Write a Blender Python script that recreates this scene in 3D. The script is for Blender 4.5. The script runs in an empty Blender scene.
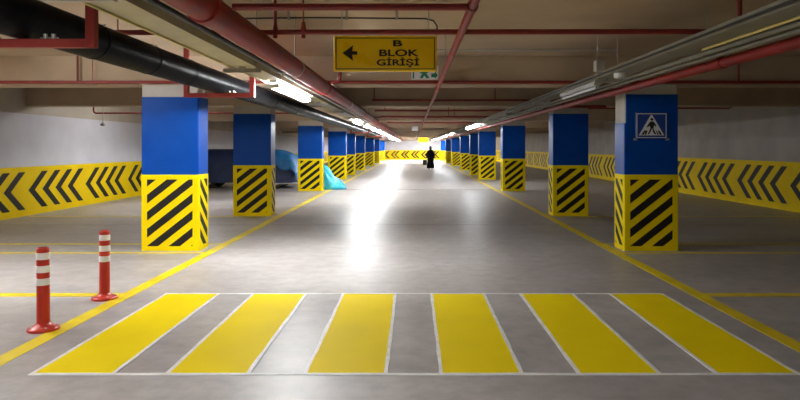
import bpy, math, random
from mathutils import Vector, Matrix, noise
random.seed(7)
C = bpy.context.scene.collection
PI = math.pi

# ------------------------------------------------------------------ materials
def mat(name, col, rough=0.5, metal=0.0, spec=0.5, emit=None, strength=0.0, coat=0.0):
    m = bpy.data.materials.new(name); m.use_nodes = True
    b = m.node_tree.nodes['Principled BSDF']
    b.inputs['Base Color'].default_value = (*col, 1)
    b.inputs['Roughness'].default_value = rough
    b.inputs['Metallic'].default_value = metal
    b.inputs['Specular IOR Level'].default_value = spec
    if coat: b.inputs['Coat Weight'].default_value = coat; b.inputs['Coat Roughness'].default_value = 0.12
    if emit:
        b.inputs['Emission Color'].default_value = (*emit, 1); b.inputs['Emission Strength'].default_value = strength
    return m

def noisy(name, c1, c2, scale=3.0, detail=6, rough=(0.5, 0.6), bump=0.0, bscale=None, spec=0.5, stretch=(1, 1, 1), metal=0.0, lo=0.35, hi=0.65):
    """two-tone mottled material in object coordinates"""
    m = mat(name, c1, rough[0], metal, spec); nt = m.node_tree; N = nt.nodes; L = nt.links
    b = N['Principled BSDF']
    tc = N.new('ShaderNodeTexCoord'); mp = N.new('ShaderNodeMapping'); mp.inputs['Scale'].default_value = stretch
    L.new(tc.outputs['Object'], mp.inputs['Vector'])
    n = N.new('ShaderNodeTexNoise'); n.inputs['Scale'].default_value = scale; n.inputs['Detail'].default_value = detail
    L.new(mp.outputs['Vector'], n.inputs['Vector'])
    r = N.new('ShaderNodeValToRGB'); e = r.color_ramp.elements
    e[0].position = lo; e[1].position = hi; e[0].color = (*c1, 1); e[1].color = (*c2, 1)
    L.new(n.outputs['Fac'], r.inputs['Fac']); L.new(r.outputs['Color'], b.inputs['Base Color'])
    mr = N.new('ShaderNodeMapRange'); mr.inputs['To Min'].default_value = rough[0]; mr.inputs['To Max'].default_value = rough[1]
    mr.inputs['From Min'].default_value = 0.3; mr.inputs['From Max'].default_value = 0.7
    L.new(n.outputs['Fac'], mr.inputs['Value']); L.new(mr.outputs['Result'], b.inputs['Roughness'])
    if bump:
        n2 = N.new('ShaderNodeTexNoise'); n2.inputs['Scale'].default_value = bscale or scale * 4; n2.inputs['Detail'].default_value = 4
        L.new(mp.outputs['Vector'], n2.inputs['Vector'])
        bp = N.new('ShaderNodeBump'); bp.inputs['Strength'].default_value = bump; bp.inputs['Distance'].default_value = 0.02
        L.new(n2.outputs['Fac'], bp.inputs['Height']); L.new(bp.outputs['Normal'], b.inputs['Normal'])
    return m

def floor_material():
    m = mat('polished_concrete', (0.3, 0.3, 0.3), 0.3); nt = m.node_tree; N = nt.nodes; L = nt.links
    b = N['Principled BSDF']; b.inputs['Specular IOR Level'].default_value = 0.45
    tc = N.new('ShaderNodeTexCoord')
    def nz(scale, detail, st=(1, 1, 1)):
        mp = N.new('ShaderNodeMapping'); mp.inputs['Scale'].default_value = st
        L.new(tc.outputs['Object'], mp.inputs['Vector'])
        n = N.new('ShaderNodeTexNoise'); n.inputs['Scale'].default_value = scale; n.inputs['Detail'].default_value = detail
        n.inputs['Roughness'].default_value = 0.65
        L.new(mp.outputs['Vector'], n.inputs['Vector']); return n
    n1 = nz(0.55, 8, (1, 1.6, 1)); n2 = nz(5, 8); n3 = nz(28, 4)
    r = N.new('ShaderNodeValToRGB'); e = r.color_ramp.elements
    e[0].position = 0.33; e[1].position = 0.68; e[0].color = (0.345, 0.310, 0.298, 1); e[1].color = (0.50, 0.465, 0.452, 1)
    L.new(n1.outputs['Fac'], r.inputs['Fac'])
    r2 = N.new('ShaderNodeValToRGB'); e = r2.color_ramp.elements
    e[0].position = 0.3; e[1].position = 0.62; e[0].color = (0.66, 0.645, 0.64, 1); e[1].color = (1, 1, 1, 1)
    L.new(n2.outputs['Fac'], r2.inputs['Fac'])
    mx = N.new('ShaderNodeMixRGB'); mx.blend_type = 'MULTIPLY'; mx.inputs['Fac'].default_value = 0.75
    L.new(r.outputs['Color'], mx.inputs['Color1']); L.new(r2.outputs['Color'], mx.inputs['Color2'])
    L.new(mx.outputs['Color'], b.inputs['Base Color'])
    mr = N.new('ShaderNodeMapRange'); mr.inputs['From Min'].default_value = 0.3; mr.inputs['From Max'].default_value = 0.7
    mr.inputs['To Min'].default_value = 0.34; mr.inputs['To Max'].default_value = 0.47
    L.new(n1.outputs['Fac'], mr.inputs['Value']); L.new(mr.outputs['Result'], b.inputs['Roughness'])
    bp = N.new('ShaderNodeBump'); bp.inputs['Strength'].default_value = 0.12; bp.inputs['Distance'].default_value = 0.01
    ad = N.new('ShaderNodeMath'); ad.operation = 'ADD'
    L.new(n2.outputs['Fac'], ad.inputs[0]); L.new(n3.outputs['Fac'], ad.inputs[1])
    L.new(ad.outputs[0], bp.inputs['Height']); L.new(bp.outputs['Normal'], b.inputs['Normal'])
    return m

def wall_material():
    """white painted block wall, bare beige render above the paint line"""
    m = mat('painted_wall', (0.6, 0.6, 0.62), 0.6); nt = m.node_tree; N = nt.nodes; L = nt.links
    b = N['Principled BSDF']; tc = N.new('ShaderNodeTexCoord'); sp = N.new('ShaderNodeSeparateXYZ')
    L.new(tc.outputs['Object'], sp.inputs['Vector'])
    gt = N.new('ShaderNodeMath'); gt.operation = 'GREATER_THAN'; gt.inputs[1].default_value = 2.37
    L.new(sp.outputs['Z'], gt.inputs[0])
    n = N.new('ShaderNodeTexNoise'); n.inputs['Scale'].default_value = 1.3; n.inputs['Detail'].default_value = 6
    L.new(tc.outputs['Object'], n.inputs['Vector'])
    def ramp(a, c):
        r = N.new('ShaderNodeValToRGB'); e = r.color_ramp.elements
        e[0].position = .3; e[1].position = .7; e[0].color = (*a, 1); e[1].color = (*c, 1)
        L.new(n.outputs['Fac'], r.inputs['Fac']); return r
    r1 = ramp((0.50, 0.49, 0.53), (0.58, 0.57, 0.61)); r2 = ramp((0.38, 0.32, 0.25), (0.46, 0.4, 0.32))
    mx = N.new('ShaderNodeMixRGB'); L.new(gt.outputs[0], mx.inputs['Fac'])
    L.new(r1.outputs['Color'], mx.inputs['Color1']); L.new(r2.outputs['Color'], mx.inputs['Color2'])
    L.new(mx.outputs['Color'], b.inputs['Base Color'])
    return m

M = dict(
    floor=floor_material(), wall=wall_material(),
    slab=noisy('raw_concrete_ceiling', (0.42, 0.315, 0.215), (0.54, 0.42, 0.30), 0.9, 8, (0.8, 0.9), 0.15, 9),
    rightwall=noisy('beige_grey_wall', (0.34, 0.31, 0.275), (0.42, 0.385, 0.345), 1.3, 6, (0.7, 0.8)),  # even beige-grey, darker than the other walls, no paint line
    head=noisy('bare_column_render', (0.46, 0.43, 0.40), (0.54, 0.51, 0.47), 2.0, 6, (0.75, 0.85), 0.1),
    blue=noisy('blue_gloss_paint', (0.001, 0.055, 0.33), (0.002, 0.068, 0.38), 3, 5, (0.32, 0.42), 0.04, 30, 0.15),
    yellow=noisy('yellow_gloss_paint', (0.82, 0.61, 0.002), (0.89, 0.68, 0.003), 3, 5, (0.48, 0.56), 0.05, 30, 0.05),
    black=noisy('black_paint', (0.012, 0.010, 0.008), (0.020, 0.017, 0.014), 6, 4, (0.5, 0.6), spec=0.2),
    wallyellow=noisy('yellow_wall_paint', (0.78, 0.54, 0.002), (0.85, 0.61, 0.003), 2, 6, (0.5, 0.6), spec=0.08),
    line=noisy('yellow_floor_paint', (0.68, 0.50, 0.008), (0.84, 0.64, 0.01), 2.5, 8, (0.35, 0.5), 0.08, 40),
    stripe=noisy('fresh_yellow_floor_paint', (0.82, 0.61, 0.002), (0.87, 0.66, 0.003), 1.6, 5, (0.52, 0.62), 0.06, 25, 0.05),
    white_line=noisy('white_floor_paint', (0.72, 0.70, 0.67), (0.88, 0.87, 0.85), 9, 6, (0.45, 0.6)),
    red=noisy('red_pipe_paint', (0.19, 0.014, 0.011), (0.27, 0.024, 0.019), 4, 5, (0.38, 0.5), spec=0.12),
    darkred=noisy('dark_red_pipe_paint', (0.20, 0.014, 0.012), (0.27, 0.022, 0.018), 5, 4, (0.35, 0.5)),
    channel=noisy('red_steel_channel', (0.26, 0.032, 0.026), (0.34, 0.05, 0.04), 6, 4, (0.4, 0.5), spec=0.25),
    blackpipe=noisy('black_rubber_lagging', (0.003, 0.003, 0.004), (0.007, 0.007, 0.009), 5, 5, (0.32, 0.42), 0.1, 20, 0.014),
    rubber=mat('black_rubber', (0.012, 0.012, 0.012), 0.55),
    steel=noisy('galvanised_steel', (0.34, 0.33, 0.30), (0.46, 0.45, 0.41), 8, 4, (0.35, 0.5), metal=0.6),
    tray=noisy('dusty_cable_tray', (0.42, 0.38, 0.24), (0.52, 0.48, 0.31), 5, 5, (0.45, 0.6)),
    greytray=noisy('grey_dusty_cable_tray', (0.20, 0.19, 0.15), (0.27, 0.26, 0.21), 5, 5, (0.5, 0.6)),
    yellowcable=mat('yellow_cable_sheath', (0.62, 0.50, 0.16), 0.45),
    dustygrey=noisy('dusty_grey_conduit', (0.14, 0.135, 0.105), (0.20, 0.19, 0.15), 6, 4, (0.55, 0.65)),
    whiteplastic=noisy('white_plastic', (0.66, 0.66, 0.65), (0.74, 0.74, 0.73), 6, 3, (0.4, 0.5)),
    greyplastic=noisy('grey_plastic', (0.40, 0.39, 0.37), (0.48, 0.47, 0.45), 6, 3, (0.45, 0.5)),
    orange=noisy('red_orange_flexible_plastic', (0.50, 0.022, 0.008), (0.58, 0.032, 0.012), 5, 4, (0.32, 0.42)),
    reflective=noisy('white_reflective_tape', (0.88, 0.88, 0.88), (0.93, 0.93, 0.93), 9, 3, (0.3, 0.4)),
    signyellow=noisy('yellow_sign_acrylic', (0.93, 0.62, 0.002), (0.96, 0.66, 0.003), 3, 4, (0.25, 0.35)),
    signblack=mat('black_sign_film', (0.010, 0.009, 0.008), 0.4),
    signblue=noisy('blue_sign_film', (0.010, 0.045, 0.28), (0.012, 0.055, 0.33), 4, 3, (0.3, 0.4)),
    signwhite=mat('white_sign_film', (0.78, 0.80, 0.84), 0.35),
    signgreen=mat('green_sign_film', (0.01, 0.22, 0.12), 0.4),
    tarp=noisy('turquoise_plastic_sheet', (0.02, 0.33, 0.52), (0.05, 0.50, 0.68), 5, 6, (0.25, 0.4), 0.2, 18),
    bluetarp=noisy('blue_plastic_sheet', (0.006, 0.11, 0.30), (0.012, 0.17, 0.40), 5, 6, (0.3, 0.45), 0.2, 18),
    cover=noisy('dark_blue_car_cover', (0.010, 0.022, 0.075), (0.018, 0.036, 0.12), 4, 6, (0.45, 0.6), 0.25, 12),
    cloth=noisy('black_coat_cloth', (0.003, 0.003, 0.0035), (0.006, 0.006, 0.006), 14, 4, (0.8, 0.9), spec=0.1),
    skin=mat('skin', (0.42, 0.24, 0.17), 0.5),
    hair=mat('dark_hair', (0.010, 0.008, 0.007), 0.5),
    leather=mat('black_leather', (0.010, 0.009, 0.010), 0.35),
    joint=noisy('dark_joint_filler', (0.03, 0.035, 0.03), (0.10, 0.13, 0.10), 12, 4, (0.6, 0.7)),
)
TUBE = {}
def tube_mat(strength, col=(0.93, 0.97, 1.0)):
    k = (strength, col)
    if k not in TUBE: TUBE[k] = mat('lit_fluorescent_tube', (0.9, 0.9, 0.9), 0.3, emit=col, strength=strength)
    return TUBE[k]

# ------------------------------------------------------------------ mesh builder
class MB:
    def __init__(s): s.v = []; s.f = []; s.mi = []; s.sm = []
    def add(s, vs, fs, mi=0, smooth=False):
        o = len(s.v); s.v += [tuple(p) for p in vs]
        for f in fs: s.f.append([o + i for i in f]); s.mi.append(mi); s.sm.append(smooth)
        return s
    def box(s, x0, x1, y0, y1, z0, z1, mi=0):
        vs = [(x, y, z) for z in (z0, z1) for y in (y0, y1) for x in (x0, x1)]
        return s.add(vs, [(0, 2, 3, 1), (4, 5, 7, 6), (0, 1, 5, 4), (2, 6, 7, 3), (0, 4, 6, 2), (1, 3, 7, 5)], mi)
    def bbox(s, x0, x1, y0, y1, z0, z1, b=0.01, mi=0):
        """box with chamfered edges"""
        pts = []
        for z, i in ((z0, b), (z0 + b, 0), (z1 - b, 0), (z1, b)):
            X0, X1, Y0, Y1 = x0 + i, x1 - i, y0 + i, y1 - i
            pts += [(X0 + b, Y0, z), (X1 - b, Y0, z), (X1, Y0 + b, z), (X1, Y1 - b, z), (X1 - b, Y1, z), (X0 + b, Y1, z), (X0, Y1 - b, z), (X0, Y0 + b, z)]
        fs = [tuple(range(7, -1, -1)), tuple(range(24, 32))]
        for k in range(3):
            for i in range(8): fs.append((k * 8 + i, k * 8 + (i + 1) % 8, k * 8 + 8 + (i + 1) % 8, k * 8 + 8 + i))
        return s.add(pts, fs, mi)
    def prism(s, outline, z0, z1, mi=0, caps=True):
        n = len(outline)
        vs = [(x, y, z0) for x, y in outline] + [(x, y, z1) for x, y in outline]
        fs = [(i, (i + 1) % n, n + (i + 1) % n, n + i) for i in range(n)]
        if caps: fs += [tuple(range(n - 1, -1, -1)), tuple(range(n, 2 * n))]
        return s.add(vs, fs, mi)
    def extrude(s, poly, off, mi=0):
        """3-D planar polygon and an extrusion vector"""
        n = len(poly); off = Vector(off)
        vs = [Vector(p) for p in poly] + [Vector(p) + off for p in poly]
        nrm = Vector((0, 0, 0))
        for i in range(n): nrm += Vector(poly[i]).cross(Vector(poly[(i + 1) % n]))
        fs = [tuple(range(n - 1, -1, -1)), tuple(range(n, 2 * n))] + [(i, (i + 1) % n, n + (i + 1) % n, n + i) for i in range(n)]
        if nrm.dot(off) < 0: fs = [tuple(reversed(f)) for f in fs]
        return s.add(vs, fs, mi)
    def tube(s, pts, r, n=12, mi=0, caps=True):
        pts = [Vector(p) for p in pts]; rs = r if isinstance(r, (list, tuple)) else [r] * len(pts)
        o = len(s.v); k = len(pts); up = None; rings = []
        for i, p in enumerate(pts):
            t = (pts[min(i + 1, k - 1)] - pts[max(i - 1, 0)]).normalized()
            if up is None: up = Vector((0, 0, 1)) if abs(t.z) < 0.9 else Vector((1, 0, 0))
            a = t.cross(up).normalized(); c = a.cross(t).normalized(); up = c
            rings.append([p + (a * math.cos(2 * PI * j / n) + c * math.sin(2 * PI * j / n)) * rs[i] for j in range(n)])
        vs = [q for rg in rings for q in rg]
        fs = [(i * n + j, i * n + n + j, i * n + n + (j + 1) % n, i * n + (j + 1) % n) for i in range(k - 1) for j in range(n)]
        s.add(vs, fs, mi, True)
        if caps:
            s.add(rings[0], [tuple(range(n))], mi); s.add(rings[-1], [tuple(range(n - 1, -1, -1))], mi)
        return s
    def lathe(s, prof, n=20, c=(0, 0), mi=0, smooth=True):
        vs = [(c[0] + r * math.cos(2 * PI * j / n), c[1] + r * math.sin(2 * PI * j / n), z) for r, z in prof for j in range(n)]
        fs = [(i * n + j, i * n + (j + 1) % n, i * n + n + (j + 1) % n, i * n + n + j) for i in range(len(prof) - 1) for j in range(n)]
        s.add(vs, fs, mi, smooth)
        s.add(vs[:n], [tuple(range(n - 1, -1, -1))], mi); s.add(vs[-n:], [tuple(range(n))], mi)
        return s
    def build(s, name, mats, parent=None, loc=(0, 0, 0)):
        me = bpy.data.meshes.new(name); me.from_pydata(s.v, [], s.f)
        for m in (mats if isinstance(mats, (list, tuple)) else [mats]): me.materials.append(m)
        me.polygons.foreach_set('material_index', s.mi); me.polygons.foreach_set('use_smooth', s.sm); me.update()
        o = bpy.data.objects.new(name, me); C.objects.link(o); o.location = loc
        if parent: o.parent = parent
        return o

def thing(name, label, cat, loc=(0, 0, 0), group=None, rz=0):
    o = bpy.data.objects.new(name, None); C.objects.link(o); o.location = loc; o.rotation_euler.z = rz
    o.empty_display_size = 0.2
    return tag(o, label, cat, group)
def tag(o, label, cat, group=None):
    o['label'] = label; o['category'] = cat; o['kind'] = 'thing'
    if group: o['group'] = group
    return o
def struct(o): o['kind'] = 'structure'; return o

def clip(poly, a, b, c):
    """keep the part of a 2-D polygon with a*x+b*y<=c"""
    out = []
    for i in range(len(poly)):
        p, q = poly[i], poly[(i + 1) % len(poly)]
        dp, dq = a * p[0] + b * p[1] - c, a * q[0] + b * q[1] - c
        if dp <= 0: out.append(p)
        if dp * dq < 0:
            t = dp / (dp - dq); out.append((p[0] + t * (q[0] - p[0]), p[1] + t * (q[1] - p[1])))
    return out
def copy_tree(o, parent=None):
    c = o.copy(); C.objects.link(c)
    if parent: c.parent = parent
    for ch in [x for x in bpy.data.objects if x.parent == o]: copy_tree(ch, c)
    return c
ORD = 'first second third fourth fifth sixth seventh eighth ninth tenth eleventh twelfth thirteenth fourteenth fifteenth sixteenth seventeenth eighteenth nineteenth twentieth'.split()

# ------------------------------------------------------------------ the room
XL, XR, YB, YE, ZC = -9.0, 9.4, -8.0, 83.0, 3.0
BEAM = 2.56
COLS = [10.0, 15.1, 23.6, 32.0, 37.0, 44.6, 55.0, 64.5, 76.0]

floor_ = struct(MB().box(XL, XR, YB, YE, -0.2, 0).build('floor', M['floor']))
jt = MB().box(-3.0, 3.0, 24.28, 24.36, 0.0, 0.004)
jt.box(-9, 9.4, 13.35, 13.36, 0, 0.0015)
jt.build('expansion_joint', M['joint'], floor_)
ceil = struct(MB().box(XL, XR, YB, YE, ZC, ZC + 0.25).build('ceiling', M['slab']))
for yb in [-6.9, 1.5] + COLS:
    MB().box(XL, XR, yb, yb + 0.55, BEAM, ZC).build('beam', M['slab'], ceil)

def chevrons(mb, s0, s1, z0, z1, to3, off, direction, period, step, count, phase, run=0.55, w=0.26, margin=0.12):
    """black arrow stripes on a wall band: the tip first, arms run the way of direction"""
    zm, hz = (z0 + z1) / 2, (z1 - z0) / 2 - margin
    k0 = int((s0 - phase) // period) - 1
    for k in range(k0, k0 + int((s1 - s0) / period) + 4):
        for i in range(count):
            t = phase + k * period + i * step
            for sg in (1, -1):
                p = [(t, zm), (t + direction * run, zm + sg * hz), (t + direction * (run + w), zm + sg * hz), (t + direction * w, zm)]
                p = clip(clip(p, 1, 0, s1 - 0.05), -1, 0, -(s0 + 0.05))
                if len(p) > 2: mb.extrude([to3(a, b) for a, b in p], off, 1)

wl = struct(MB().box(XL - 0.25, XL, YB, YE, 0, ZC).build('wall_left', M['wall']))
b = MB().box(XL, XL + 0.006, YB + .01, YE - .01, 0.0, 1.14)
chevrons(b, YB, YE, 0.03, 1.14, lambda s, z: (XL + 0.006, s, z), (0.002, 0, 0), 1, 2.65, 0.575, 4, 15.2)
b.build('chevron_band', [M['wallyellow'], M['black']], wl)
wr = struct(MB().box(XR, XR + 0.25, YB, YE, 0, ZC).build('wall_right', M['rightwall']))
b = MB().box(XR - 0.006, XR, YB + .01, YE - .01, 0.0, 1.23)
chevrons(b, YB, YE, 0.05, 1.23, lambda s, z: (XR - 0.006, s, z), (-0.002, 0, 0), -1, 2.65, 0.575, 4, 17.12)
b.build('chevron_band', [M['wallyellow'], M['black']], wr)
we = struct(MB().box(XL, XR, YE, YE + 0.25, 0, ZC).build('wall_end', M['wall']))
b = MB().box(XL + .01, XR - .01, YE - 0.006, YE, 0.0, 1.2)
chevrons(b, XL, XR, 0.05, 1.2, lambda s, z: (s, YE - 0.006, z), (0, -0.002, 0), 1, 1.28, 0.42, 2, -2.85, 0.5, 0.26)
b.build('chevron_band', [M['wallyellow'], M['black']], we)
struct(MB().box(XL, XR, YB - 0.25, YB, 0, ZC).build('wall_back', M['wall']))

# ------------------------------------------------------------------ floor markings
for sx, side in ((-1, 'left'), (1, 'right')):
    o = MB().box(-0.075, 0.075, YB + 0.02, YE - 0.3, 0, 0.003).build('lane_line', M['line'], None, (sx * 3.085, 0, 0))
    tag(o, f'long yellow painted line along the {side} edge of the driving lane', 'floor line')
bay = [(7.03, 'running in beside the crosswalk'), (9.82, 'along the near face of the first column'), (10.72, 'just behind the first column'),
       (15.0, 'along the near face of the second column')]
for sx, side in ((-1, 'left'), (1, 'right')):
    for y, txt in bay:
        x0, x1 = sorted((sx * 3.165, sx * 8.85))
        wd = 0.055 if y != 7.03 else 0.075
        cx = (x0 + x1) / 2
        o = MB().box(x0 - cx, x1 - cx, -wd, wd, 0, 0.003).build('bay_line', M['line'], None, (cx, y, 0))
        tag(o, f'yellow {side} parking bay line {txt}', 'floor line', f'{side} parking bay lines')

cw = thing('zebra_crossing', 'yellow zebra crossing with white outlines across the foreground floor', 'crosswalk', (0, 5.83, 0))
HY = 1.235
for k, cx in enumerate((-2.40, -1.45, -0.475, 0.485, 1.455, 2.43)):
    n = 14; jag = lambda: random.uniform(-.004, .004)
    lft = [(cx - 0.272 + jag(), -HY + 2 * HY * i / n) for i in range(n + 1)]
    rgt = [(cx + 0.272 + jag(), -HY + 2 * HY * i / n) for i in range(n + 1)]
    m = MB().prism(lft[:1] + rgt + lft[:0:-1], 0, 0.004); m.build('yellow_stripe', M['stripe'], cw)
    for e in (-1, 1):
        edge = [(cx + e * 0.285 - 0.014 + jag(), -HY - 0.03 + (2 * HY + 0.06) * i / n) for i in range(n + 1)]
        edg2 = [(cx + e * 0.285 + 0.014 + jag(), -HY - 0.03 + (2 * HY + 0.06) * i / n) for i in range(n + 1)]
        MB().prism(edge[:1] + edg2 + edge[:0:-1], 0, 0.005).build('stripe_outline', M['white_line'], cw)
for y in (-HY - 0.02, HY + 0.02):
    n = 40
    a = [(-2.7 + 5.42 * i / n, y - 0.018 + random.uniform(-.004, .004)) for i in range(n + 1)]
    c = [(-2.7 + 5.42 * i / n, y + 0.018 + random.uniform(-.004, .004)) for i in range(n + 1)]
    MB().prism(a + c[::-1], 0, 0.0045).build('end_line', M['white_line'], cw)

# ------------------------------------------------------------------ columns
def rrect(x0, x1, y0, y1, r=0.018, n=3):
    out = []
    for cx, cy, a0 in ((x1 - r, y0 + r, -PI / 2), (x1 - r, y1 - r, 0), (x0 + r, y1 - r, PI / 2), (x0 + r, y0 + r, PI)):
        out += [(cx + r * math.cos(a0 + PI / 2 * i / n), cy + r * math.sin(a0 + PI / 2 * i / n)) for i in range(n + 1)]
    return out
ZY, ZB = 1.175, 2.37
def stripes(mb, w, h0, h1, to3, off, slope, phase=0.0, per=0.262, th=0.135, mx=0.09):
    a, c = -w / 2 + mx, w / 2 - mx; zb, zt = h0 + 0.075, h1 - 0.075
    rect = [(a, zb), (c, zb), (c, zt), (a, zt)]
    for k in range(-8, 14):
        z = zb + phase + k * per
        p = clip(clip(rect, -slope, 1, z + th - slope * a), slope, -1, -(z - slope * a))
        if len(p) > 2: mb.extrude([to3(u, v) for u, v in p], off, 1)
def column(sx, y, w, dep, label, group, bare_side=None, ztop=ZB):
    t = thing('parking_column', label, 'column', (sx * ((3.30 if sx < 0 else 3.25) + w / 2), y + dep / 2, 0), group)
    x0, x1, y0, y1 = -w / 2, w / 2, -dep / 2, dep / 2
    MB().prism(rrect(x0 + .006, x1 - .006, y0 + .006, y1 - .006), 0.0, BEAM - .002).build('shaft', M['head'], t)
    bp = MB()
    if bare_side is None: bp.prism(rrect(x0, x1, y0, y1), ZY, ztop)
    else:                                   # lane-facing side painted only to a lower height
        bp.prism(rrect(x0, x1, y0, y1), ZY, bare_side)
        e = 0.02
        if sx > 0: bp.prism(rrect(x0 + e, x1, y0, y1), bare_side, ztop)
        else: bp.prism(rrect(x0, x1 - e, y0, y1), bare_side, ztop)
    bp.build('blue_paint', M['blue'], t)
    g = 0.004
    sb = MB().prism(rrect(x0 - g, x1 + g, y0 - g, y1 + g), 0.0, ZY)
    ph = 0.13
    stripes(sb, w, 0, ZY, lambda u, v: (u, y0 - g, v), (0, -0.002, 0), 0.78, ph)
    stripes(sb, w, 0, ZY, lambda u, v: (u, y1 + g, v), (0, 0.002, 0), 0.78, ph)
    stripes(sb, dep, 0, ZY, lambda u, v: (x1 + g, u, v), (0.002, 0, 0), -0.9 , ph, mx=0.07)
    stripes(sb, dep, 0, ZY, lambda u, v: (x0 - g, u, v), (-0.002, 0, 0), 0.9, ph, mx=0.07)
    sb.build('striped_base', [M['yellow'], M['black']], t)
    return t
extra = {(-1, 0): 'blue column with striped yellow base nearest on the left, behind two red bollards',
         (1, 0): 'dark blue column carrying the pedestrian crossing sign, nearest on the right',
         (-1, 2): 'blue column with striped base beside the turquoise plastic sheet, third in left row',}
for i, y in enumerate(COLS):
    for sx, side in ((-1, 'left'), (1, 'right')):
        lab = extra.get((sx, i), f'blue column with striped yellow base, {ORD[i]} from the front in {side} row')
        column(sx, y, 0.88 if sx < 0 else 0.83, 0.48, lab, f'columns of the {side} row', 1.97 if (sx, i) == (1, 0) else None, 2.41 if (sx, i) == (1, 0) else ZB)

# ------------------------------------------------------------------ bollards
def bollard(x, y, label, lean=0):
    t = thing('flexible_bollard', label, 'bollard', (x, y, 0), 'red flexible bollards')
    t.rotation_euler.y = lean
    MB().lathe([(0.128, 0.0), (0.13, 0.012), (0.125, 0.024), (0.10, 0.034), (0.072, 0.044), (0.060, 0.06), (0.05, 0.07)], 28).build('base', M['orange'], t)
    p = MB().lathe([(0.058, 0.045), (0.054, 0.08), (0.052, 0.4), (0.052, 0.70), (0.050, 0.715), (0.040, 0.722), (0.038, 0.715), (0.0, 0.712)][:-1], 28)
    p.build('post', M['orange'], t)
    for z in (0.425, 0.535, 0.648):
        MB().lathe([(0.0535, z - 0.03), (0.0545, z - 0.028), (0.0545, z + 0.028), (0.0535, z + 0.03)], 28).build('reflective_band', M['reflective'], t)
    for a in (0.6, 2.2, 3.8, 5.4):
        MB().lathe([(0.012, 0.026), (0.012, 0.036), (0.006, 0.040)], 8, (0.098 * math.cos(a), 0.098 * math.sin(a))).build('bolt', M['steel'], t)
bollard(-3.235, 5.69, 'red flexible bollard with three white bands, nearer of two, left of crosswalk', -0.006)
bollard(-3.25, 6.85, 'red flexible bollard with three white bands, farther of two, nearer the columns')

# ------------------------------------------------------------------ services under the ceiling
# black lagged pipe on red steel frames
BX, BZ, BR = -2.412, 2.40, 0.135
bpz = MB(); pts = [(0, YB + .1, 0), (0, 82.8, 0)]
root = thing('lagged_pipe', 'large black lagged pipe hung under the ceiling on the left', 'pipe', (BX, 0, BZ))
MB().tube([(0, YB + .1, 0), (0, 4, 0), (0, 30, 0), (0, 82.5, 0)], BR, 24).build('pipe_run', M['blackpipe'], root)
for y in [4.9, 5.9, 6.9, 9.1, 11, 13]:
    c = MB().tube([(0, y - .012, 0), (0, y + .012, 0)], BR + 0.004, 24).build('joint_band', M['blackpipe'], root)
    MB().tube([(0.078, y, 0.105), (0.09, y, 0.124)], 0.009, 8).build('band_screw', M['steel'], c)
for i, y in enumerate([-4.0, 0.2, 4.0, 8.0, 29.2, 39.5, 48]):
    if i < 2: continue
    t = thing('pipe_hanger', f'red steel hanger frame carrying the black pipe, {ORD[i - 2]} from the front', 'pipe hanger', (BX, y, 2.21), 'red hanger frames of the black pipe')
    z0, z1, xa, xb = 0.0, ZC - 2.21, -0.40, 0.46
    MB().bbox(xa, xb, -0.025, 0.025, 0.0, 0.053, .004).build('crossbar', M['channel'], t)
    for x in (xa + .025, xb - .025):
        MB().bbox(x - .03, x + .03, -0.027, 0.027, 0.0 if x > 0 else 0.0, z1, .004).build('upright', M['channel'], t)
    for x in (-0.24, -0.15, 0.15, 0.2):
        MB().tube([(x, 0, 0.05), (x, 0, 0.085)], 0.014, 8).tube([(x - .03, 0, 0.058), (x + .03, 0, 0.058)], 0.008, 8).build('clamp_bolt', M['steel'], t)

# red fire main
RX, RZ, RR = -1.253, 2.442, 0.095
root = thing('fire_main', 'thick dull red fire main running along the ceiling left of centre', 'pipe', (RX, 0, RZ))
MB().tube([(0, YB + .1, 0), (0, 5, 0), (0, 20, 0), (0, 82.5, 0)], RR, 24).build('pipe_run', M['red'], root)
for y in (3.9, 9.2, 16, 22, 28, 35, 42):
    MB().tube([(0, y - .05, 0), (0, y + .05, 0)], RR + 0.012, 24).build('coupling', M['red'], root)
for y in (6.9, 12.5, 18.5, 26, 34, 41):
    h = MB().tube([(0, y - .015, 0), (0, y + .015, 0)], RR + 0.005, 24).build('hanger_ring', M['steel'], root)
    MB().tube([(0, y, RR), (0, y, ZC - RZ - .003)], 0.006, 8).build('rod', M['steel'], h)
# thin parallel pipe catching the lamp light just under the main
o = MB().tube([(0, 7.0, 0), (0, 30, 0), (0, 82, 0)], 0.018, 10).build('conduit', M['whiteplastic'], None, (-1.40, 0, 2.385))
tag(o, 'thin pale conduit running just below the thick red fire main', 'conduit')

# centre sprinkler pipe with its branch
CX, CZ = 0.38, 2.50
root = thing('sprinkler_pipe', 'slim pinkish red sprinkler pipe running along the centre of the ceiling', 'pipe', (CX, 0, CZ))
MB().tube([(0, -3, 0), (0, 5, 0), (0, 20, 0), (0, 70, 0)], 0.030, 14).build('pipe_run', M['red'], root)
MB().tube([(RX - CX + RR * .98, 4.18, 0.0), (0, 4.18, 0)], 0.023, 12).build('branch', M['darkred'], root)
for y in (4.18, 9.9, 16.3, 24.5): MB().tube([(0, y - .045, 0), (0, y + .045, 0)], 0.037, 14).build('coupling', M['red'], root)
for y in (7.6, 13, 19, 28):
    MB().tube([(0, y, 0.03), (0, y, ZC - CZ - .003)], 0.005, 8).build('rod', M['steel'], root)

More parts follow.
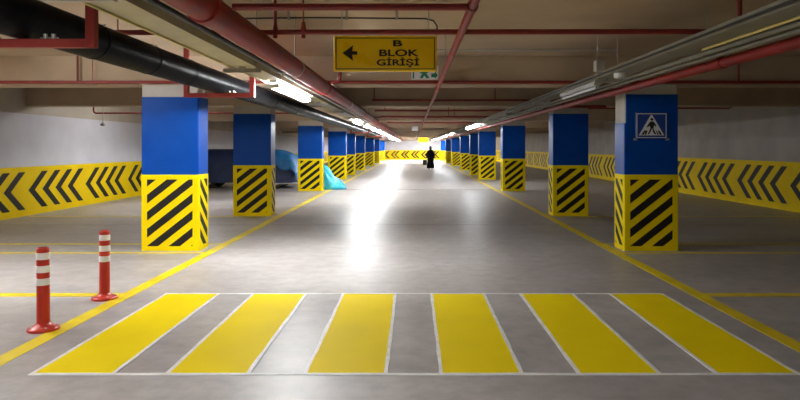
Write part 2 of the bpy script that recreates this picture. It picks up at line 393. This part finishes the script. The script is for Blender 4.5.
# transverse sprinkler pipes
def cross_pipe(y, z, x0, x1, r, label, hangers=(), up=None, m='darkred', tilt=0):
    t = thing('cross_pipe', label, 'pipe', (0, y, z)); t.rotation_euler.z = tilt
    pts = [(x0, 0, 0), (x1, 0, 0)]
    if up == 'right': pts = [(x0, 0, 0), (x1 - .06, 0, 0), (x1 - .02, 0, .02), (x1, 0, .06), (x1, 0, ZC - z - .003)]
    if up == 'left': pts = [(x1, 0, 0), (x0 + .06, 0, 0), (x0 + .02, 0, .02), (x0, 0, .06), (x0, 0, ZC - z - .003)]
    MB().tube(pts, r, 12).build('pipe_run', M[m], t)
    for x, th in hangers:
        MB().tube([(x, 0, r * .8), (x, 0, ZC - z - .003)], th, 8).build('hanger_rod', M['darkred'], t)
    return t
t = cross_pipe(5.74, 2.615, -2.9, 2.9, 0.024, 'dark red cross pipe hung just above the yellow sign', [(-1.22, .016), (-0.97, .007), (2.87, .022), (-2.62, .007)], tilt=-0.01)
for x in (-1.22, -0.97): MB().lathe([(.012, -.055), (.02, -.05), (.02, -.03), (.012, -.02), (.03, 0), (.014, .09)], 10, (x, 0)).build('sprinkler_head', M['darkred'], t)
t = cross_pipe(9.94, 2.592, -8.9, 9.2, 0.024, 'red cross pipe along the lower front edge of the first beam', [(-5.13, .016), (-4.9, .007), (4.98, .016), (-1.12, .03)])
t = cross_pipe(15.04, 2.68, -0.95, 3.4, 0.022, 'dark red cross pipe along the front of the second beam', [(-.9, .012), (1.9, .012)])
t = cross_pipe(23.54, 2.68, -2.0, 3.2, 0.022, 'dark red cross pipe along the front of the third beam', [(-1.6, .015), (1.5, .012)])
t = cross_pipe(18.6, 2.64, -1.1, 3.2, 0.026, 'dark red cross pipe just beyond the second beam', [(-.8, .012)])
t = cross_pipe(22.0, 2.63, -1.1, 3.0, 0.026, 'dark red cross pipe just before the third beam', [(1.2, .012)])
t = cross_pipe(27.5, 2.63, -1.1, 3.0, 0.03, 'dark red cross pipe beyond the third beam', [(.9, .012)])
t = cross_pipe(17.3, 2.50, -8.5, -3.2, 0.022, 'dark pipe with upturned end crossing left parking bay near the wall', up='left')
t = cross_pipe(17.3, 2.63, 3.2, 8.47, 0.022, 'dark pipe with upturned end crossing right parking bay near the wall', up='right')
t = cross_pipe(13.2, 2.42, 3.0, 3.92, 0.03, 'short dark red pipe just behind the pedestrian sign column', [(3.5, .007)])
# thin cable along the slab feeding the sign
t = thing('sign_cable', 'thin dark cable clipped along the ceiling and dropping to the sign', 'cable', (0, 6.38, 2.86))
MB().tube([(-1.75, 0, 0.0), (-1.0, 0, 0.01), (0.12, 0, 0), (0.2, 0, -0.02), (0.235, 0, -0.07), (0.235, -.04, -0.165)], 0.008, 8).build('cable_run', M['rubber'], t)
for x in (-1.22, -0.65, -0.16): MB().box(x - .012, x + .012, -.012, .012, -.015, ZC - 2.86).build('clip', M['steel'], t)
o = MB().tube([(-1.0, 0, 0), (2.9, 0, 0)], 0.012, 8).build('conduit', M['greyplastic'], None, (0, 9.2, 2.97))
tag(o, 'thin grey conduit crossing the ceiling behind the yellow sign', 'conduit')
# detector on a rod in the left bay
t = thing('pendant_detector', 'small grey detector hanging on a thin rod before left wall', 'detector', (-7.87, 16.5, 2.13))
MB().tube([(0, 0, 0.06), (0, 0, ZC - 2.13)], 0.008, 8).build('rod', M['steel'], t)
MB().lathe([(.02, 0), (.055, .015), (.06, .05), (.03, .075), (.012, .085)], 16).build('sensor_head', M['greyplastic'], t)

# cable trays
def tray(name, label, x0, x1, z0, z1, m, supports, arm_ext=(.05, .05)):
    t = thing(name, label, 'cable tray', ((x0 + x1) / 2, 0, z0)); w = (x1 - x0) / 2; h = z1 - z0
    b = MB(); th = 0.004
    b.box(-w, w, YB + .2, 82, 0, th); b.box(-w, -w + th, YB + .2, 82, th, h); b.box(w - th, w, YB + .2, 82, th, h)
    b.box(-w, -w + .018, YB + .2, 82, h, h + .004); b.box(w - .018, w, YB + .2, 82, h, h + .004)
    b.build('channel', m, t)
    for y in supports:
        a = MB().box(-w - arm_ext[0], w + arm_ext[1], y - .02, y + .02, -0.062, -0.022).box(-.03, .03, y - .02, y + .02, -0.022, -0.0005).build('support_arm', M['steel'], t)
        for x in (-w - .012, w + .012): MB().tube([(x, y, -.04), (x, y, ZC - z0 - .003)], 0.006, 8).build('rod', M['steel'], a)
    return t
tray('cable_tray', 'beige cable tray running between black pipe and thick red pipe', -1.82, -1.57, 2.40, 2.488, M['tray'], (3.3, 6.45, 11.6, 14.2, 17.4, 21.4), (.06, .06))
tray('cable_tray', 'grey dusty cable tray running along the right side of the ceiling', 2.366, 2.60, 2.48, 2.544, M['greytray'], (2.9, 8.3, 12.5, 16.5, 20), (.05, .02))
def run(x, z, r, m, label, name='cable', cat='cable', y0=YB + .3, y1=60, sag=0.0):
    n = 40; pts = [(0.012 * math.sin(i * 1.7) * (sag > 0), y0 + (y1 - y0) * i / n, -sag * abs(math.sin(i * .9))) for i in range(n + 1)]
    tag(MB().tube(pts, r, 8).build(name, m, None, (x, 0, z)), label, cat)
run(-1.80, 2.391, 0.009, M['yellowcable'], 'yellow cable along the outer lower edge of the beige tray')
run(-1.515, 2.455, 0.022, M['rubber'], 'thick black cable between beige tray and thick red pipe', sag=.006)
run(-1.455, 2.475, 0.018, M['rubber'], 'thinner black cable hugging the side of the thick red pipe', sag=.006)
run(2.335, 2.50, 0.011, M['rubber'], 'black cable along the inner side of the grey right tray')
run(2.585, 2.468, 0.012, M['yellowcable'], 'yellow cable along the outer lower edge of the grey right tray', y1=5.8)
run(2.66, 2.455, 0.025, M['dustygrey'], 'grey conduit between the right cable tray and slim red pipe, inner', 'conduit', 'conduit')
run(2.735, 2.43, 0.022, M['dustygrey'], 'grey conduit next to the slim red pipe on the right, outer', 'conduit', 'conduit')
root = thing('red_pipe', 'slim bright red pipe running along the right side above the columns', 'pipe', (2.9, 0, 2.39))
MB().tube([(0, YB + .2, 0), (0, 5, 0), (0, 20, 0), (0, 80, 0)], 0.050, 16).build('pipe_run', M['red'], root)
for y in (6.1, 12.4, 19, 27):
    MB().tube([(0, y - .04, 0), (0, y + .04, 0)], 0.058, 16).build('coupling', M['red'], root)
    MB().tube([(0, y + .3, 0.05), (0, y + .3, ZC - 2.393)], 0.006, 8).build('rod', M['steel'], root)
t = thing('junction_box', 'grey junction box on the inner side of the right cable tray', 'junction box', (2.30, 8.02, 2.53))
MB().bbox(-.062, .062, -.05, .05, 0, .135, .008).build('box', M['greyplastic'], t)
MB().bbox(-.052, .052, -.056, -.05, .012, .123, .003).build('cover', M['greyplastic'], t)
t = thing('junction_box', 'small white round box under the right cable tray', 'junction box', (2.47, 7.75, 2.415))
MB().lathe([(.04, 0), (.07, .012), (.075, .035), (.075, .064)], 18).build('box', M['whiteplastic'], t)
MB().lathe([(.012, -.008), (.018, 0), (.018, .004)], 12).build('knockout', M['greyplastic'], t)

# fluorescent batten lamps under the two trays
def lamp(x, y, ztop, length, strength, label, group, lit=True):
    t = thing('fluorescent_lamp', label, 'lamp', (x, y + length / 2, ztop - .095), group); h = length / 2
    b = MB()
    if lit:                                  # batten with a curved opal diffuser
        b.extrude([(-.045, -h, .070), (.045, -h, .070), (.05, -h, .094), (-.05, -h, .094)], (0, length, 0))
        b.build('housing', M['whiteplastic'], t)
        arc = [(.078 * math.cos(a), .042 + .036 * math.sin(a)) for a in [math.radians(52 - 284 * k / 18) for k in range(19)]]
        MB().extrude([(u, -h + .03, v) for u, v in arc], (0, length - .06, 0)).build('diffuser', tube_mat(strength), t)
        for s in (-1, 1):
            MB().bbox(-.08, .08, s * h - (.03 if s > 0 else 0), s * h + (.03 if s < 0 else 0), 0.004, .064, .006).build('end_cap', M['whiteplastic'], t)
    else:                                    # bare tube batten
        b.extrude([(-.045, -h, .046), (.045, -h, .046), (.055, -h, .09), (-.055, -h, .09)], (0, length, 0))
        b.build('housing', M['greyplastic'], t)
        for s in (-1, 1):
            MB().bbox(-.028, .028, s * h - (.03 if s > 0 else 0), s * h + (.03 if s < 0 else 0), 0.0, .05, .004).build('end_cap', M['greyplastic'], t)
        MB().tube([(0, -h + .03, .020), (0, h - .03, .020)], 0.019, 8).build('tube', M['signwhite'], t)
S0 = 42.0
left = [(0.1, 2.4, 1.0), (7.85, 2.4, 1.0)] + [(18.4 + 3.9 * k, 2.4, 0.9 if k < 4 else 0.5 if k < 12 else 2.6) for k in range(16)]
near = {0: None}
for i, (y, ln, s) in enumerate(left):
    while any(c - 0.0 < y + ln and y < c + 0.55 for c in ()): y += .3
    lab = 'lit fluorescent lamp above the camera side of the left row, out beside the crosswalk' if i == 0 else \
          ('bright lit fluorescent lamp beside the black pipe, nearest in the left row' if i == 1 else f'lit fluorescent lamp in the left row, {ORD[i - 1]} from the front')
    lamp(-1.695, y, 2.40, ln, S0 * s, lab, 'lit lamps of the left row')
right = [(8.75, 2.0, 0)] + [(y, 2.4, 0.4 if y < 60 else 2.4) for y in (24.3, 27.2, 40.5, 46.5, 52, 58, 67, 73, 78.5)]
for i, (y, ln, s) in enumerate(right):
    lab = 'unlit fluorescent lamp under the grey tray on the right, with dark tube' if i == 0 else f'lit fluorescent lamp in the right row, {ORD[i - 1]} lit one from the front'
    lamp(2.483, y, 2.48, ln, S0 * s, lab, 'lamps of the right row', lit=s > 0)

# unseen lamps added on the left bay slab to brighten wall and first column
lamp(-6.2, 5.6, ZC, 2.4, S0 * 1.4, 'added unseen lamp on the ceiling of the left bays, before the first beam', 'added lamps of the left bays')
lamp(-6.3, 16.6, ZC, 2.4, S0 * .7, 'added lamp hidden behind the second beam of the left bays', 'added lamps of the left bays')
# ------------------------------------------------------------------ signs
def text_mesh(body, size, m, name, parent, loc, sx=1.0, ext=0.0015, rot=(PI / 2, 0, 0)):
    cu = bpy.data.curves.new(name, 'FONT'); cu.body = body; cu.size = size; cu.align_x = 'CENTER'; cu.align_y = 'BOTTOM_BASELINE'
    cu.extrude = ext; cu.offset = 0.0022
    o = bpy.data.objects.new(name, cu); C.objects.link(o)
    bpy.context.view_layer.update()
    me = bpy.data.meshes.new_from_object(o.evaluated_get(bpy.context.evaluated_depsgraph_get()))
    C.objects.unlink(o); bpy.data.objects.remove(o)
    me.materials.clear(); me.materials.append(m)
    w = max(v.co.x for v in me.vertices) - min(v.co.x for v in me.vertices)
    if sx > 3: sx = sx / 1000 / w      # sx given as target width in mm
    me.transform(Matrix.Diagonal((sx, 1, 1, 1)))
    q = bpy.data.objects.new(name, me); C.objects.link(q); q.parent = parent; q.location = loc; q.rotation_euler = rot
    return q
def px(u, v, y):      # photograph pixel to room coordinates at depth y
    return ((u - 413) * y / 650, 1.6 + (147 - v) * y / 650)
D = 6.3
x0, z1 = px(333.5, 35.5, D); x1, z0 = px(437, 71.5, D)
cx, cz = (x0 + x1) / 2, (z0 + z1) / 2
t = thing('hanging_sign', 'yellow hanging direction sign reading B BLOK GİRİŞİ with black left arrow', 'sign', (cx, D, z0))
w, h = (x1 - x0) / 2, z1 - z0
MB().bbox(-w, w, 0, 0.045, 0, h, 0.008).build('panel', M['signyellow'], t)
fr = MB(); i0, lw = 0.021, 0.008
fr.box(-w + i0, w - i0, -.002, 0, i0, i0 + lw); fr.box(-w + i0, w - i0, -.002, 0, h - i0 - lw, h - i0)
fr.box(-w + i0, -w + i0 + lw, -.002, 0, i0 + lw, h - i0 - lw); fr.box(w - i0 - lw, w - i0, -.002, 0, i0 + lw, h - i0 - lw)
fr.build('border', M['signblack'], t)
def P(u, v): a, c = px(u, v, D); return (a - cx, -0.0005, c - z0)
ar = MB().extrude([P(342.5, 53), P(353.2, 45.2), P(352.2, 51.2), P(357.3, 51.2), P(357.3, 54.8), P(352.2, 54.8), P(353.2, 61)], (0, -.002, 0))
ar.build('arrow', M['signblack'], t)
K = D / 650
for body, u, v, hh, wmm in (('B', 397.2, 46.1, 6.0, 9.2 * K * 1000), ('BLOK', 398.2, 56.0, 6.6, 39.5 * K * 1000), ('GİRİŞİ', 398.0, 65.4, 6.1, 42.5 * K * 1000)):
    a, c = px(u, v, D)
    text_mesh(body, hh * K / 0.72, M['signblack'], 'lettering', t, (a - cx, -0.001, c - z0), wmm)
for x in (-w + .08, w - .08): MB().tube([(x, .02, h - .005), (x, .02, ZC - z0)], 0.004, 8).build('hanger_wire', M['steel'], t)

# exit sign on the first beam
D2 = 9.75
x0, z1 = px(411.5, 65.5, D2); x1, z0 = px(438.5, 79.3, D2); w, h = (x1 - x0) / 2, z1 - z0
t = thing('exit_sign', 'small white sign with green pictograms half hidden behind the yellow sign', 'sign', ((x0 + x1) / 2, D2, z0))
MB().bbox(-w, w, 0, 0.05, 0, h, .006).build('case', M['signwhite'], t)
b = MB(); e = (0, -.002, 0)
def rc(u0, u1, v0, v1): b.extrude([(u0, 0, v0), (u1, 0, v0), (u1, 0, v1), (u0, 0, v1)], e)
b.extrude([(-w * .40, 0, .015), (-w * .16, 0, .015), (-w * .06, 0, h * .28), (w * .12, 0, .015), (w * .34, 0, .015), (w * .10, 0, h * .42), (w * .34, 0, h * .56), (w * .28, 0, h * .66), (w * .05, 0, h * .62), (-w * .30, 0, h * .66), (-w * .36, 0, h * .42), (-w * .20, 0, h * .42)], e)
b.extrude([(-w * .02 + .03 * math.cos(a * PI / 6), 0, h * .80 + .026 * math.sin(a * PI / 6)) for a in range(12)], e)
b.extrude([(w * .94, 0, h * .28), (w * .72, 0, h * .60), (w * .72, 0, h * .42), (w * .46, 0, h * .42), (w * .46, 0, h * .14), (w * .72, 0, h * .14), (w * .72, 0, -h * .0 + .006)], e)
rc(-w * .92, -w * .80, .01, h - .01)
b.build('pictogram', M['signgreen'], t)
for x in (-w * .6, w * .6): MB().tube([(x, .025, h - .004), (x, .025, ZC - z0)], 0.004, 8).build('hanger_rod', M['steel'], t)

# pedestrian crossing sign on the first right-hand column
D3 = 9.985
x0, z1 = px(635.2, 112.4, D3); x1, z0 = px(667.2, 139.0, D3); w, h = (x1 - x0) / 2, z1 - z0
t = thing('pedestrian_sign', 'square blue pedestrian crossing sign on the nearest right column', 'sign', ((x0 + x1) / 2, D3 - .012, z0))
MB().bbox(-w, w, 0, 0.010, 0, h, .004).build('plate', M['signblue'], t)
b = MB(); e = (0, -.002, 0); i0, lw = .016, .012
b.box(-w + i0, w - i0, -.002, 0, i0, i0 + lw); b.box(-w + i0, w - i0, -.002, 0, h - i0 - lw, h - i0)
b.box(-w + i0, -w + i0 + lw, -.002, 0, i0 + lw, h - i0 - lw); b.box(w - i0 - lw, w - i0, -.002, 0, i0 + lw, h - i0 - lw)
b.build('border', M['signwhite'], t)
tb, tt, tw = h * .135, h * .90, w * .80
MB().extrude([(-tw, 0, tb), (tw, 0, tb), (0.012, 0, tt), (-.012, 0, tt)], e).build('triangle', M['signwhite'], t)
b = MB(); ff = lambda *q: b.extrude([(a * 1.25 * w if abs(a) < .3 else a * w, -.002, (.17 + (c - .17) * 1.13) * h) for a, c in q], (0, -.002, 0))
b.extrude([(.02 * w + .022 * math.cos(a * PI / 6), -.002, h * .735 + .022 * math.sin(a * PI / 6)) for a in range(12)], (0, -.002, 0))
ff((-.06, .60), (.10, .60), (.13, .46), (.09, .38), (-.05, .38), (-.10, .46))          # trunk
ff((-.06, .60), (-.11, .56), (-.24, .43), (-.19, .40), (-.06, .50))                    # arms
ff((.10, .60), (.24, .47), (.20, .43), (.09, .52))
ff((-.05, .40), (.03, .40), (-.02, .30), (-.12, .18), (-.20, .18), (-.10, .30))        # legs
ff((.03, .40), (.09, .38), (.14, .28), (.24, .19), (.17, .17), (.06, .27))
for c in (-.58, -.36, .36, .58): ff((c - .07, .16), (c + .09, .16), (c * .72 + .06, .30), (c * .72 - .04, .30))
b.build('pedestrian_symbol', M['signblack'], t)
for sx_, sz in ((-1, 0), (1, 0)): MB().bbox(sx_ * w - .03, sx_ * w + .03, .001, .011, -.022, .014, .003).build('bracket', M['steel'], t)

# far signs
D4 = 70.0
x0, z1 = px(418.3, 137.6, D4); x1, z0 = px(428.3, 142.2, D4)
t = thing('hanging_sign', 'small yellow hanging sign far down above the person', 'sign', ((x0 + x1) / 2, D4, z0))
MB().bbox(-(x1 - x0) / 2, (x1 - x0) / 2, 0, .06, 0, z1 - z0, .01).build('panel', M['signyellow'], t)
for x in (-.35, .35): MB().tube([(x, .03, z1 - z0 - .01), (x, .03, ZC - z0)], 0.01, 8).build('hanger_wire', M['steel'], t)
D5 = 30.5
x0, z1 = px(411.8, 126.3, D5); x1, z0 = px(418.2, 130.8, D5)
t = thing('ceiling_box', 'small white box hanging from the ceiling above the lane centre', 'ceiling box', ((x0 + x1) / 2, D5, z0))
MB().bbox(-(x1 - x0) / 2, (x1 - x0) / 2, 0, .12, 0, z1 - z0, .015).build('case', M['signwhite'], t)
MB().tube([(0, .06, z1 - z0 - .01), (0, .06, ZC - z0)], 0.012, 8).build('stem', M['steel'], t)

# ------------------------------------------------------------------ covered car, plastic sheets
t = thing('covered_car', 'tall car under a dark blue cover parked behind the left columns', 'car', (-6.60, 25.9, 0))
prof = [(-2.15, .6), (-2.1, 1.15), (-1.9, 1.42), (-1.4, 1.52), (.8, 1.52), (1.4, 1.45), (1.85, 1.28), (2.1, .85), (2.15, .4)]
b = MB(); NJ = 16; rows = []
def hgt(x):
    for (xa, za), (xb, zb) in zip(prof, prof[1:]):
        if xa <= x <= xb: return za + (zb - za) * (x - xa) / (xb - xa)
    return prof[-1][1]
xs = [-2.15 + 4.3 * i / 44 for i in range(45)]
for x in xs:
    hh = hgt(x); row = []
    endf = min(1, (2.2 - abs(x)) / .25) ** .4
    for j in range(NJ + 1):
        a = -1 + 2 * j / NJ
        if abs(a) > .55:
            k = (abs(a) - .55) / .45; yy = math.copysign(.72 + .16 * k ** .6, a) * endf; zz = hh - .10 - (hh - .10 - .22) * k
        else:
            yy = a / .55 * .70 * endf; zz = hh - .10 * (abs(a) / .55) ** 4
        d = noise.noise((x * 2.2, yy * 2.5, zz * 2)) * .035
        row.append((x, yy + (d if abs(a) > .55 else 0), zz + d * .6))
    rows.append(row)
vs = [p for r in rows for p in r]; W = NJ + 1
b.add(vs, [(i * W + j, i * W + j + 1, (i + 1) * W + j + 1, (i + 1) * W + j) for i in range(len(xs) - 1) for j in range(NJ)], 0, True)
b.add(rows[0], [tuple(range(W))], 0); b.add(rows[-1], [tuple(range(W - 1, -1, -1))], 0)
b.build('cover', M['cover'], t)
for x in (-1.35, 1.3):
    for y in (-.72, .72):
        wlo = MB().tube([(x, y - .1, .31), (x, y - .09, .31), (x, y + .09, .31), (x, y + .1, .31)], [.28, .31, .31, .28], 24).build('wheel', M['rubber'], t)
        MB().tube([(x, y - .112 if y < 0 else y + .112, .31), (x, y, .31)], .19, 16).build('hubcap', M['steel'], wlo)
MB().bbox(1.2, 2.12, -.86, -.80, .17, .235, .01).build('sill_trim', M['whiteplastic'], t)

def sheet(name, label, loc, fn, nu, nv, m, cat):
    vs, fs = [], []
    for i in range(nu + 1):
        for j in range(nv + 1): vs.append(fn(i / nu, j / nv))
    for i in range(nu):
        for j in range(nv): fs.append((i * (nv + 1) + j, (i + 1) * (nv + 1) + j, (i + 1) * (nv + 1) + j + 1, i * (nv + 1) + j + 1))
    o = MB().add(vs, fs, 0, True).build(name, m, None, loc)
    sol = o.modifiers.new('thickness', 'SOLIDIFY'); sol.thickness = 0.006
    return tag(o, label, cat)
def over(u, v):     # sheet thrown over the back end of the covered car
    x = 1.0 + 1.17 * u; a = -1 + 2 * v; hh = hgt(min(x, 2.13)) + .022
    if abs(a) < .7: y = a / .7 * .76; z = hh - .08 * (abs(a) / .7) ** 4
    else:
        k = (abs(a) - .7) / .3; y = math.copysign(.80 + .15 * k, a); z = hh - .10 - k * (.42 + .18 * math.sin(x * 5))
    n = noise.noise((x * 4, y * 4, z * 4)) * .02
    return (x + .02, y + math.copysign(abs(n), a), z + abs(n))
sheet('plastic_sheet', 'blue plastic sheet thrown over the dark covered car', (-6.60, 25.9, 0), over, 24, 36, M['bluetarp'], 'plastic sheet')
def heap(u, v):
    a = 2 * PI * u; r = v
    n = noise.noise((math.cos(a) * 2.2, math.sin(a) * 2.2, r * 2.5)) ; n2 = noise.noise((math.cos(a) * 5, math.sin(a) * 5, r * 6 + 4))
    z = .95 * (1 - r) ** .75 + .13 * n * math.sin(PI * r) + .05 * n2 * math.sin(PI * r)
    rx = .57 * r ** .9 * (1 + .14 * n); ry = .42 * r ** .9 * (1 + .14 * n)
    x = -.33 * (1 - r) + rx * math.cos(a)
    return (x, ry * math.sin(a), max(z, 0) + 0.008)
sheet('plastic_sheet_heap', 'turquoise plastic sheet heaped on the floor beside the third left column', (-3.15, 24.68, 0), heap, 48, 22, M['tarp'], 'plastic sheet')

# ------------------------------------------------------------------ the person far down the lane
def skin(name, verts, edges, radii, m, parent, sub=2, root=0):
    me = bpy.data.meshes.new(name); me.from_pydata(verts, edges, []); me.materials.append(m)
    o = bpy.data.objects.new(name, me); C.objects.link(o); o.parent = parent
    o.modifiers.new('skin', 'SKIN'); s = o.modifiers.new('sub', 'SUBSURF'); s.levels = sub; s.render_levels = sub
    for i, r in enumerate(radii):
        d = me.skin_vertices[0].data[i]; d.radius = (r, r) if not isinstance(r, tuple) else r; d.use_root = (i == root)
    for p in me.polygons: p.use_smooth = True
    return o
per = thing('person', 'person in a long dark coat walking far down the lane holding a bag', 'person', (1.24, 46.0, 0))
V = [(0, 0, .86), (0, 0, 1.02), (0, .01, 1.18), (0, .01, 1.32), (0, .0, 1.40), (0, -.01, 1.47), (0, -.01, 1.56),      # 0-6 pelvis..head
     (-.09, 0, .82), (-.10, -.03, .46), (-.10, .05, .09), (-.10, -.09, .035),      # left leg 7-10
     (.09, 0, .82), (.10, .05, .46), (.10, .16, .10), (.10, .04, .035),      # right leg 11-14
     (-.165, .01, 1.275), (-.24, .02, 1.06), (-.26, -.04, .83), (-.265, -.06, .76),         # left arm 15-18
     (.165, .01, 1.275), (.24, .05, 1.06), (.25, -.01, .83), (.255, -.03, .76)]         # right arm 19-22
E = [(0, 1), (1, 2), (2, 3), (3, 4), (4, 5), (5, 6), (0, 7), (7, 8), (8, 9), (9, 10), (0, 11), (11, 12), (12, 13), (13, 14), (3, 15), (15, 16), (16, 17), (17, 18), (3, 19), (19, 20), (20, 21), (21, 22)]
Rr = [(.15, .11), (.12, .10), (.14, .11), (.13, .09), .05, .06, .085, .085, .055, .038, .035, .085, .055, .038, .035, .045, .042, .032, .028, .045, .042, .032, .028]
# fingers, rooted inside each palm
for hx, hy, hz, sg in ((-.265, -.06, .76, -1), (.255, -.03, .76, 1)):
    base = 18 if sg < 0 else 22
    for k, (fx, ln) in enumerate(((-.022, .062), (-.007, .075), (.008, .070), (.022, .055))):
        i = len(V); V += [(hx + sg * .004, hy + fx, hz - .035), (hx - sg * .006, hy + fx * 1.1, hz - .035 - ln * .6), (hx - sg * .022, hy + fx * 1.1, hz - .03 - ln)]
        E += [(base, i), (i, i + 1), (i + 1, i + 2)]; Rr += [.010, .009, .007]
    i = len(V); V += [(hx - sg * .012, hy - .035, hz - .01), (hx - sg * .02, hy - .05, hz - .045)]
    E += [(base, i), (i, i + 1)]; Rr += [.011, .009]
skin('body', V, E, Rr, M['skin'], per)
# face on the far side of the head (walking away), nose and ears
f = MB().lathe([(.004, -.02), (.013, -.012), (.009, .014), (.003, .022)], 8, (0, .082)); 
f.add([(p[0], p[1], p[2]) for p in []], []); f.v = [(x, y, z + 1.555) for x, y, z in f.v]
f.build('nose', M['skin'], per)
for sx in (-1, 1):
    e_ = MB().lathe([(.004, -.028), (.016, -.015), (.018, .008), (.006, .028)], 8, (sx * .083, -.005)); e_.v = [(x, y, z + 1.555) for x, y, z in e_.v]
    e_.build('ear', M['skin'], per)
    e2 = MB().lathe([(.003, -.006), (.010, 0), (.003, .006)], 8, (sx * .032, .074)); e2.v = [(x, y, z + 1.575) for x, y, z in e2.v]
    e2.build('eye', M['hair'], per)
# hair: cap and fall behind
hr = MB(); hp = []
for z, rx, ry, oy in ((1.40, .05, .03, -.075), (1.44, .082, .055, -.055), (1.49, .092, .085, -.03), (1.56, .096, .105, -.015), (1.615, .086, .098, -.012), (1.655, .058, .066, -.01), (1.672, .02, .022, -.01)):
    hp.append([(rx * math.cos(2 * PI * j / 16), oy + ry * math.sin(2 * PI * j / 16) * (1 if math.sin(2 * PI * j / 16) < 0 or z > 1.6 else .35), z) for j in range(16)])
hr.add([p for r in hp for p in r], [(i * 16 + j, i * 16 + (j + 1) % 16, i * 16 + 16 + (j + 1) % 16, i * 16 + 16 + j) for i in range(6) for j in range(16)], 0, True)
hr.add(hp[-1], [tuple(range(16))]); hr.build('hair', M['hair'], per)
# coat: body of the coat, sleeves, trousers, shoes
ct = MB(); rg = []
for z, rx, ry, oy in ((.10, .27, .21, .035), (.30, .265, .20, .03), (.45, .25, .185, .02), (.70, .225, .165, .01), (.95, .20, .145, .0), (1.05, .185, .135, .0), (1.20, .205, .14, .01), (1.29, .205, .125, .01), (1.345, .185, .11, .005), (1.385, .13, .09, .0), (1.41, .085, .075, .0), (1.45, .068, .07, -.005)):
    rg.append([(rx * math.cos(2 * PI * j / 24) * (1 + .03 * math.sin(6 * PI * j / 12) * (z < 1)), oy + ry * math.sin(2 * PI * j / 24), z) for j in range(24)])
ct.add([p for r in rg for p in r], [(i * 24 + j, i * 24 + (j + 1) % 24, i * 24 + 24 + (j + 1) % 24, i * 24 + 24 + j) for i in range(len(rg) - 1) for j in range(24)], 0, True)
ct.build('coat', M['cloth'], per)
for sx, el, wr_ in ((-1, (-.245, .02, 1.06), (-.262, -.04, .82)), (1, (.245, .05, 1.06), (.252, -.01, .82))):
    MB().tube([(sx * .10, .01, 1.315), (sx * .165, .01, 1.285), (sx * .205, .015, 1.20), el, wr_], [.06, .078, .078, .066, .05], 14).build('sleeve', M['cloth'], per)
for vi in ((7, 8, 9), (11, 12, 13)):
    MB().tube([V[vi[0]], V[vi[1]], (V[vi[2]][0], V[vi[2]][1], .09)], [.10, .075, .062], 14).build('trouser_leg', M['cloth'], per)
for x, y in ((-.10, 0), (.10, .1)):
    MB().bbox(x - .045, x + .045, y - .10, y + .13, 0, .085, .03).build('shoe', M['leather'], per)
bag = thing('handbag', 'dark handbag hanging from the left hand of the walking person', 'bag', (1.24 - .35, 45.94, .33))
b = MB(); b.bbox(-.20, .09, -.07, .07, 0, .36, .03).build('bag_body', M['leather'], bag)
MB().tube([(-.09, 0, .35), (-.02, 0, .41), (.10, 0, .435), (.12, 0, .42), (.08, 0, .35)], .010, 8).build('handle', M['leather'], bag)

# ------------------------------------------------------------------ world, camera, view
w = bpy.data.worlds.new('world'); bpy.context.scene.world = w; w.use_nodes = True
w.node_tree.nodes['Background'].inputs['Color'].default_value = (0, 0, 0, 1); w.node_tree.nodes['Background'].inputs['Strength'].default_value = 0
cam = bpy.data.cameras.new('camera'); co = bpy.data.objects.new('camera', cam); C.objects.link(co)
co.location = (0, 0, 1.6); co.rotation_euler = (PI / 2, 0, 0)
cam.sensor_width = 36; cam.lens = 650 / 800 * 36; cam.shift_x = -13 / 800; cam.shift_y = -53 / 800; cam.clip_start = 0.05; cam.clip_end = 300
sc = bpy.context.scene; sc.camera = co
sc.view_settings.view_transform = 'Standard'; sc.view_settings.look = 'None'; sc.view_settings.gamma = 1; sc.view_settings.use_curve_mapping = False
sc.view_settings.exposure = 1.6
sc.cycles.max_bounces = 10; sc.cycles.diffuse_bounces = 3; sc.cycles.glossy_bounces = 4
sc.cycles.use_denoising = True; sc.cycles.sample_clamp_indirect = 8; sc.cycles.caustics_reflective = False
